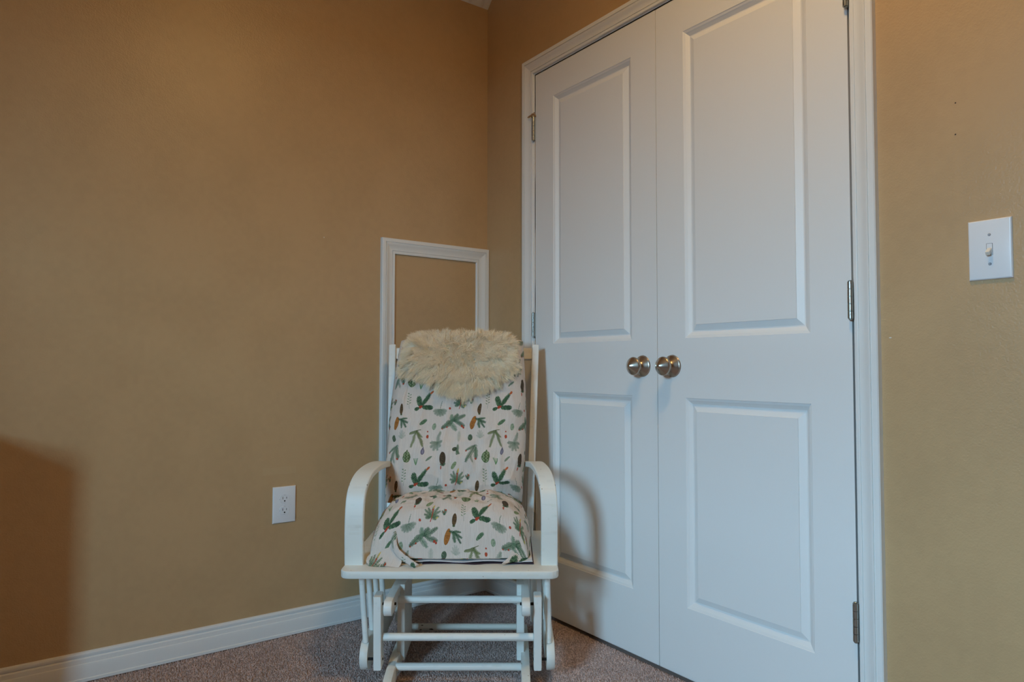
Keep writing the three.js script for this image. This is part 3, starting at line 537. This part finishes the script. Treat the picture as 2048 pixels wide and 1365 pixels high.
// back cushion
const backCushion = place(thing('back_cushion', 'tall back cushion in pine cone and sprig print cloth on the glider', 'cushion'));
const backFrame = new THREE.Matrix4();
const BW = 0.472, BH = 0.585, BT = 0.082, BB = 0.062;
const backWarp = (p, s, t, face, k) => {
  const topIn = 1 - 0.045 * Math.max(0, t);                          // a little narrower at the top
  p.x *= topIn; p.x += 0.008 * t;
  p.z += face * k * (0.007 * nz(s * 2.2 + 5, t * 2.6, 1.7) + 0.004 * nz(s * 7, t * 1.5, 4.1));
  if (face > 0) {
    p.z += k * 0.016 * Math.exp(-((t + 0.62) ** 2) / 0.10);           // belly above the seat cushion
    const f = Math.exp(-((s - 0.78) ** 2) / 0.05) * Math.exp(-((t + 0.82) ** 2) / 0.05); p.z += 0.016 * f * Math.sin(9 * s + 16 * t);
    const f2 = Math.exp(-((t - 0.33 + 0.08 * s) ** 2) / 0.0012) * Math.max(0, Math.min(1, (s - 0.1) * 3)); p.z -= 0.008 * f2 * (1 - s * s * 0.5);
    p.z += k * crinkle(s, t, 6.3) * 1.1;
    p.z += 0.0022 * k * Math.sin(s * 34 + 2.0 * nz(s * 3, t * 2, 7)) * (0.3 + 0.7 * Math.abs(nz(s * 2, t * 2, 9)));
  }
};
{
  const tilt = Math.atan(0.168 / 0.651);
  backFrame.makeRotationX(-tilt); backFrame.setPosition(lx(-0.186), 0.738, lz(rec(0.738) - 0.078));
  const g = cushion(BW, BH, BT, BB, 0.07, backWarp, 6, 0.42, 110, 120);
  const uv = g.attributes.uv; for (let i = 0; i < uv.count; i++) uv.setXY(i, uv.getX(i) - 0.050, uv.getY(i) - 0.094);
  g.applyMatrix4(backFrame); part('cushion_cover', g, M.fabric, backCushion);
}
// seat cushion
const seatCushion = place(thing('seat_cushion', 'plump seat cushion in pine cone and sprig print cloth on the glider', 'cushion'));
{
  const g = cushion(0.480, 0.345, 0.154, 0.008, 0.10, (p, s, t, face, k) => {
    if (face > 0) {
      p.z += k * crinkle(s, t, 2.6);
      p.z += k * (0.010 * nz(s * 2 + 3, t * 2, 0.4) + 0.005 * nz(s * 5, t * 3, 2.2));
      p.z -= 0.014 * k * Math.max(0, -s) * (1 - t) * 0.5;
      const r = Math.max(0, -t - 0.55) / 0.45; p.z += 0.003 * Math.sin(s * 24 + nz(s * 4, 1, 1) * 3) * r * k;
      p.x += 0.02 * (1 - k) * Math.sign(s) * Math.max(0, Math.abs(s) - 0.8) ;
    }
  }, 5, 0.43, 96, 80);
  const uv = g.attributes.uv; for (let i = 0; i < uv.count; i++) uv.setXY(i, uv.getX(i) + 0.016, uv.getY(i) - 0.155);
  g.rotateX(-Math.PI / 2); g.translate(lx(-0.184), SEAT + 0.0165, lz(2.2135)); part('cushion_cover', g, M.fabric, seatCushion);
  // pieces of the loose cover: corner flap and tie strap at the left, lining and dark pad underneath
  const sheet = (pts, th, m, name, label) => {                         // a curved strip given by pairs of edge points
    const L = new THREE.CatmullRomCurve3(pts.map(q => V(...q[0]))), R = new THREE.CatmullRomCurve3(pts.map(q => V(...q[1]))), n = 28, k = 6, P = [], Q = [];
    for (let i = 0; i <= n; i++) { const a = L.getPoint(i / n), b = R.getPoint(i / n); const row = []; for (let j = 0; j <= k; j++) row.push(a.clone().lerp(b, j / k).addScaledVector(V(0, 1, 0.4), 0.006 * Math.sin(j / k * Math.PI) + 0.0025 * nz(i * 0.35, j * 0.7, 3.3))); P.push(row); }
    const pos = [], uvs = [], idx = [];
    for (const off of [0, -th]) for (let i = 0; i <= n; i++) for (let j = 0; j <= k; j++) { const q = P[i][j]; pos.push(q.x, q.y + off * 0.7, q.z + off * 0.7); uvs.push(q.x + 0.11 + q.z * 0.5, q.y * 1.2 + q.z * 0.3); }
    const c = (n + 1) * (k + 1), id = (o, i, j) => o * c + i * (k + 1) + j;
    for (let i = 0; i < n; i++) for (let j = 0; j < k; j++) { idx.push(id(0, i, j), id(0, i + 1, j), id(0, i + 1, j + 1), id(0, i, j), id(0, i + 1, j + 1), id(0, i, j + 1), id(1, i, j), id(1, i + 1, j + 1), id(1, i + 1, j), id(1, i, j), id(1, i, j + 1), id(1, i + 1, j + 1)); }
    for (let i = 0; i < n; i++) for (const j of [0, k]) idx.push(id(0, i, j), id(1, i, j), id(1, i + 1, j), id(0, i, j), id(1, i + 1, j), id(0, i + 1, j));
    for (let j = 0; j < k; j++) for (const i of [0, n]) idx.push(id(0, i, j), id(1, i, j + 1), id(1, i, j), id(0, i, j), id(0, i, j + 1), id(1, i, j + 1));
    const gg = new THREE.BufferGeometry(); gg.setAttribute('position', new THREE.Float32BufferAttribute(pos, 3)); gg.setAttribute('uv', new THREE.Float32BufferAttribute(uvs, 2)); gg.setIndex(idx); gg.computeVertexNormals();
    return part(name, gg, m, seatCushion, label);
  };
  const X = (px, d) => lx((px - 1024) / F * d), Y = (py, d) => 0.9202 - (py - 733.5) / F * d, P = (px, py, d) => [X(px, d), Y(py, d), lz(d)];
  sheet([[P(768, 1064, 2.115), P(794, 1056, 2.075)], [P(757, 1084, 2.09), P(796, 1080, 2.05)], [P(745, 1102, 2.065), P(800, 1102, 2.03)], [P(736, 1116, 2.045), P(806, 1120, 2.018)], [P(742, 1132, 2.015), P(800, 1133, 2.008)]], 0.003, M.fabric, 'corner_flap');
  sheet([[P(1030, 1070, 2.085), P(1050, 1064, 2.125)], [P(1026, 1092, 2.055), P(1056, 1088, 2.095)], [P(1018, 1110, 2.035), P(1061, 1106, 2.075)], [P(1004, 1124, 2.020), P(1066, 1121, 2.052)]], 0.003, M.fabric, 'corner_flap');
  sheet([[P(786, 1068, 2.055), P(796, 1062, 2.055)], [P(786, 1090, 2.036), P(797, 1087, 2.034)], [P(796, 1108, 2.024), P(806, 1101, 2.022)], [P(814, 1122, 2.012), P(822, 1113, 2.012)], [P(832, 1132, 2.0), P(841, 1127, 2.002)]], 0.003, M.fabric, 'tie_strap', 'hemmed tie strap of the cushion cover');
  const liner = (x0, x1, d0, d1, y, m, name, label, amp, ph) => {
    const n = 40, g2 = new THREE.BoxGeometry(x1 - x0, 0.0022, d1 - d0, n, 1, 8); g2.translate((x0 + x1) / 2, y, lz((d0 + d1) / 2));
    const p = g2.attributes.position; for (let i = 0; i < p.count; i++) { const u = (p.getX(i) - x0) / (x1 - x0); const front = Math.max(0, (p.getZ(i) - lz(d1)) / (d1 - d0)); p.setY(i, p.getY(i) + amp * front * (0.5 + 0.5 * Math.sin(u * 19 + ph)) + amp * 0.8 * front * Math.abs(nz(u * 6, 2.2, ph))); p.setZ(i, p.getZ(i) + front * 0.014 * nz(u * 5, 0.5, ph)); }
    g2.computeVertexNormals(); part(name, boxUV(g2), m, seatCushion, label);
  };
  liner(lx(-0.412), lx(0.060), 2.040, 2.38, SEAT + 0.0055, M.lining, 'lining', 'crumpled white lining under the cushion', 0.004, 0.6);
  liner(lx(-0.26), lx(0.064), 2.042, 2.38, SEAT + 0.0018, M.maroon, 'pad', 'dark maroon pad under the lining', 0.0004, 2.2);
}

// ------------------------------------------------------------------ sheepskin thrown over the top of the back cushion
{
  const skin = place(thing('sheepskin', 'cream long haired sheepskin draped over the top of the chair back', 'sheepskin'));
  const surf = (s, t, face) => {                                       // point on the cushion
    const k = Math.pow(Math.max(0, (1 - Math.pow(Math.abs(s), 6)) * (1 - Math.pow(Math.abs(t), 6))), 0.42);
    const p = V(BW / 2 * s * Math.sqrt(1 - 0.07 * t * t), BH / 2 * t * Math.sqrt(1 - 0.07 * s * s), (face > 0 ? BT : -BB) * k);
    backWarp(p, s, t, face, k); return p.applyMatrix4(backFrame);
  };
  // w runs over the top edge: w < 0 on the front (t = 1 + w), w > 0 behind
  const lower = [[-1, -0.36], [-0.9, -0.42], [-0.8, -0.49], [-0.6, -0.52], [-0.42, -0.57], [-0.25, -0.66], [-0.05, -0.74], [0.13, -0.77], [0.3, -0.72], [0.5, -0.62], [0.7, -0.50], [0.85, -0.38], [0.93, -0.22], [1, -0.1]];
  const edge = s => { for (let i = 0; i + 1 < lower.length; i++) if (s <= lower[i + 1][0]) { const a = (s - lower[i][0]) / (lower[i + 1][0] - lower[i][0]); return lower[i][1] * (1 - a) + lower[i + 1][1] * a; } return -0.1; };
  const S0 = -0.80, S1 = 0.80, backEdge = s => 0.35 + 0.9 * Math.max(0, Math.min(1, (s - 0.1) * 1.4));
  const point = (s, w) => { const f = w < 0 ? 1 : -1, t = 1 - Math.abs(w); const p = surf(s, Math.max(-0.99, Math.min(0.985, t)), f); if (Math.abs(w) < 0.06) p.y += 0.004; return p; };
  const normal = (s, w) => { const e = 0.012, a = point(s - e, w), b = point(s + e, w), c = point(s, w - e), d = point(s, w + e); const n = b.sub(a).cross(d.sub(c)).normalize(); const out = point(s, w).sub(V(0, 0, -0.0078).applyMatrix4(backFrame)); if (n.dot(out) < 0) n.multiplyScalar(-1); return n; };
  const pileAt = (s, w) => { const e = Math.min(1, Math.max(0, (w - edge(s)) / 0.14)), a = Math.min(1, Math.max(0, (s - S0) / 0.12)), b = Math.min(1, Math.max(0, (S1 - s) / 0.12)); const k = Math.min(e, a, b); const top = Math.min(1, Math.abs(w + 0.02) / 0.22); return 0.003 + (w > 0.1 ? 0.006 : 0.006 + 0.015 * top) * Math.sqrt(k) + 0.006 * k * nz(s * 9, w * 9, 5.1); };
  // hide with its dense undercoat
  const n = 80, m = 110, pos = [], idx = [];
  for (let j = 0; j <= m; j++) for (let i = 0; i <= n; i++) { const s = S0 + (S1 - S0) * i / n, w = edge(s) * 0.97 + (backEdge(s) - edge(s) * 0.97) * j / m, p = point(s, w).addScaledVector(normal(s, w), pileAt(s, w)); pos.push(p.x, p.y, p.z); }
  for (let j = 0; j < m; j++) for (let i = 0; i < n; i++) { const a = j * (n + 1) + i; idx.push(a, a + 1, a + n + 2, a, a + n + 2, a + n + 1); }
  const hg = new THREE.BufferGeometry(); hg.setAttribute('position', new THREE.Float32BufferAttribute(pos, 3)); hg.setIndex(idx); hg.computeVertexNormals(); boxUV(hg); part('hide', hg, M.hide, skin);
  // locks of wool: one bent, tapering strand placed many times
  const strand = new THREE.BufferGeometry(), sp = [], sn = [], si = [], seg = 4;
  for (let i = 0; i <= seg; i++) { const t = i / seg, r = 0.0006 * (1 - 0.85 * t * t), z = 0.0022 * Math.sin(t * 2.6); sp.push(-r, t, z, r, t, z); sn.push(-0.3, 0, 0.954, 0.3, 0, 0.954); }
  for (let i = 0; i < seg; i++) { const a = i * 2; si.push(a, a + 1, a + 3, a, a + 3, a + 2); }
  strand.setAttribute('position', new THREE.Float32BufferAttribute(sp, 3)); strand.setAttribute('normal', new THREE.Float32BufferAttribute(sn, 3)); strand.setIndex(si);
  seed = 4242; const list = [];
  const centre = [0.05, -0.30];
  const LOCKS = 4200, PER = 26;
  for (let c = 0; c < LOCKS; c++) {
    const s = rr(S0, S1), e = edge(s), b = backEdge(s); let w = e + (b - e) * Math.pow(rnd(), 1.0); if (w > 0.25 && rnd() < 0.45) w = rr(e, 0.2);
    const N0 = normal(s, w), a = point(s, w), ds = point(s + 0.02, w).sub(a).normalize(), dw = point(s, w - 0.02).sub(a).normalize();   // across, and down the front
    const ang = rr(-0.7, 0.7), flowS = (s - centre[0]) * 1.1, flowW = -(w - centre[1]) * 1.5 + 0.28;
    const dir = N0.clone().multiplyScalar(0.08 + 0.16 * rnd()).addScaledVector(ds, flowS + 0.35 * Math.sin(ang * 3) + rr(-0.3, 0.3)).addScaledVector(dw, flowW + rr(-0.35, 0.35)).add(V(0, -0.10, 0)).normalize();
    const len = rr(0.016, 0.030) * (1 + 0.5 * Math.max(0, 1 - (w - e) / 0.12)) * (w > -0.12 ? 0.7 : 1), tint = rr(0.95, 1.06), warm = rnd();
    for (let k = 0; k < PER; k++) {
      const s2 = Math.max(S0, Math.min(S1, s + rr(-0.06, 0.06))), w2 = w + rr(-0.05, 0.05), root = point(s2, Math.max(edge(s2), w2)).addScaledVector(N0, pileAt(s2, w2) - 0.0015);
      const tip = a.clone().addScaledVector(N0, pileAt(s, w) + 0.0022).addScaledVector(dir, len * rr(0.8, 1.12)).add(V(rr(-1, 1), rr(-1, 1), rr(-1, 1)).multiplyScalar(0.0075));
      list.push([root, tip, N0, tint * rr(0.92, 1.06), warm]);
    }
  }
  const fur = new THREE.InstancedMesh(strand, M.fur, list.length); fur.name = 'fleece'; fur.userData.kind = 'stuff';
  const mt = new THREE.Matrix4(), col = new THREE.Color();
  list.forEach(([r, t, N0, k, warm], i) => {       // each hair lies along its run with its flat side outwards
    const y = t.clone().sub(r), L = y.length(); y.normalize(); const z = N0.clone().add(V(rr(-0.3, 0.3), rr(-0.3, 0.3), rr(-0.3, 0.3))); z.addScaledVector(y, -z.dot(y)).normalize(); const x = y.clone().cross(z), w = rr(0.6, 1.15);
    mt.makeBasis(x.multiplyScalar(w), y.multiplyScalar(L), z.multiplyScalar(w)).setPosition(r); fur.setMatrixAt(i, mt);
    col.setRGB(Math.min(0.99, 0.97 * k), Math.min(0.97, (0.83 - 0.03 * warm) * k), Math.min(0.95, (0.64 - 0.09 * warm) * k)); fur.setColorAt(i, col);
  });
  fur.castShadow = fur.receiveShadow = true; skin.add(fur);
}

// ------------------------------------------------------------------ carpet pile where the floor is in view
{
  const t = new THREE.ConeGeometry(0.0027, 0.0080, 5, 1, false); t.translate(0, 0.0015, 0);
  seed = 99; const list = [];
  for (let x = -2.3; x < 0.0; x += 0.0052) for (let z = 0.015; z < 1.75; z += 0.0052) {
    // keep what the camera can see: in front of it and above the lower edge of the frame
    const dx = x - CAM.x, dz = z - CAM.z, d = dx * fwd.x + dz * fwd.z, h = dx * right.x + dz * right.z;
    if (d < 1.75 || h / d < -0.9 || h / d > 0.6) continue;
    list.push([x + rr(-0.003, 0.003), z + rr(-0.003, 0.003)]);
  }
  const pile = new THREE.InstancedMesh(t, std({ color: '#ffffff', roughness: 1 }), list.length); pile.name = 'carpet_pile'; pile.userData = { kind: 'stuff', label: 'short taupe carpet pile' };
  const mt = new THREE.Matrix4(), q = new THREE.Quaternion(), e = new THREE.Euler(), col = new THREE.Color();
  list.forEach(([x, z], i) => {
    e.set(rr(-1, 1), rr(0, 6.28), rr(-1, 1)); q.setFromEuler(e); const k = rr(0.62, 1.15);
    mt.compose(V(x, -0.0035, z), q, V(rr(0.8, 1.3), rr(0.75, 1.1), rr(0.8, 1.3))); pile.setMatrixAt(i, mt);
    const w = 0.5 + 0.5 * nz(x * 9, z * 9, 0.3); const c0 = k * (0.92 + 0.16 * w); col.setRGB(0.62 * c0, 0.475 * c0, 0.435 * c0); pile.setColorAt(i, col);
  });
  pile.castShadow = pile.receiveShadow = true; floor.add(pile);
}

scene.traverse(o => { if (o.isMesh) { o.castShadow = true; o.receiveShadow = true; } });
renderer.render(scene, camera);
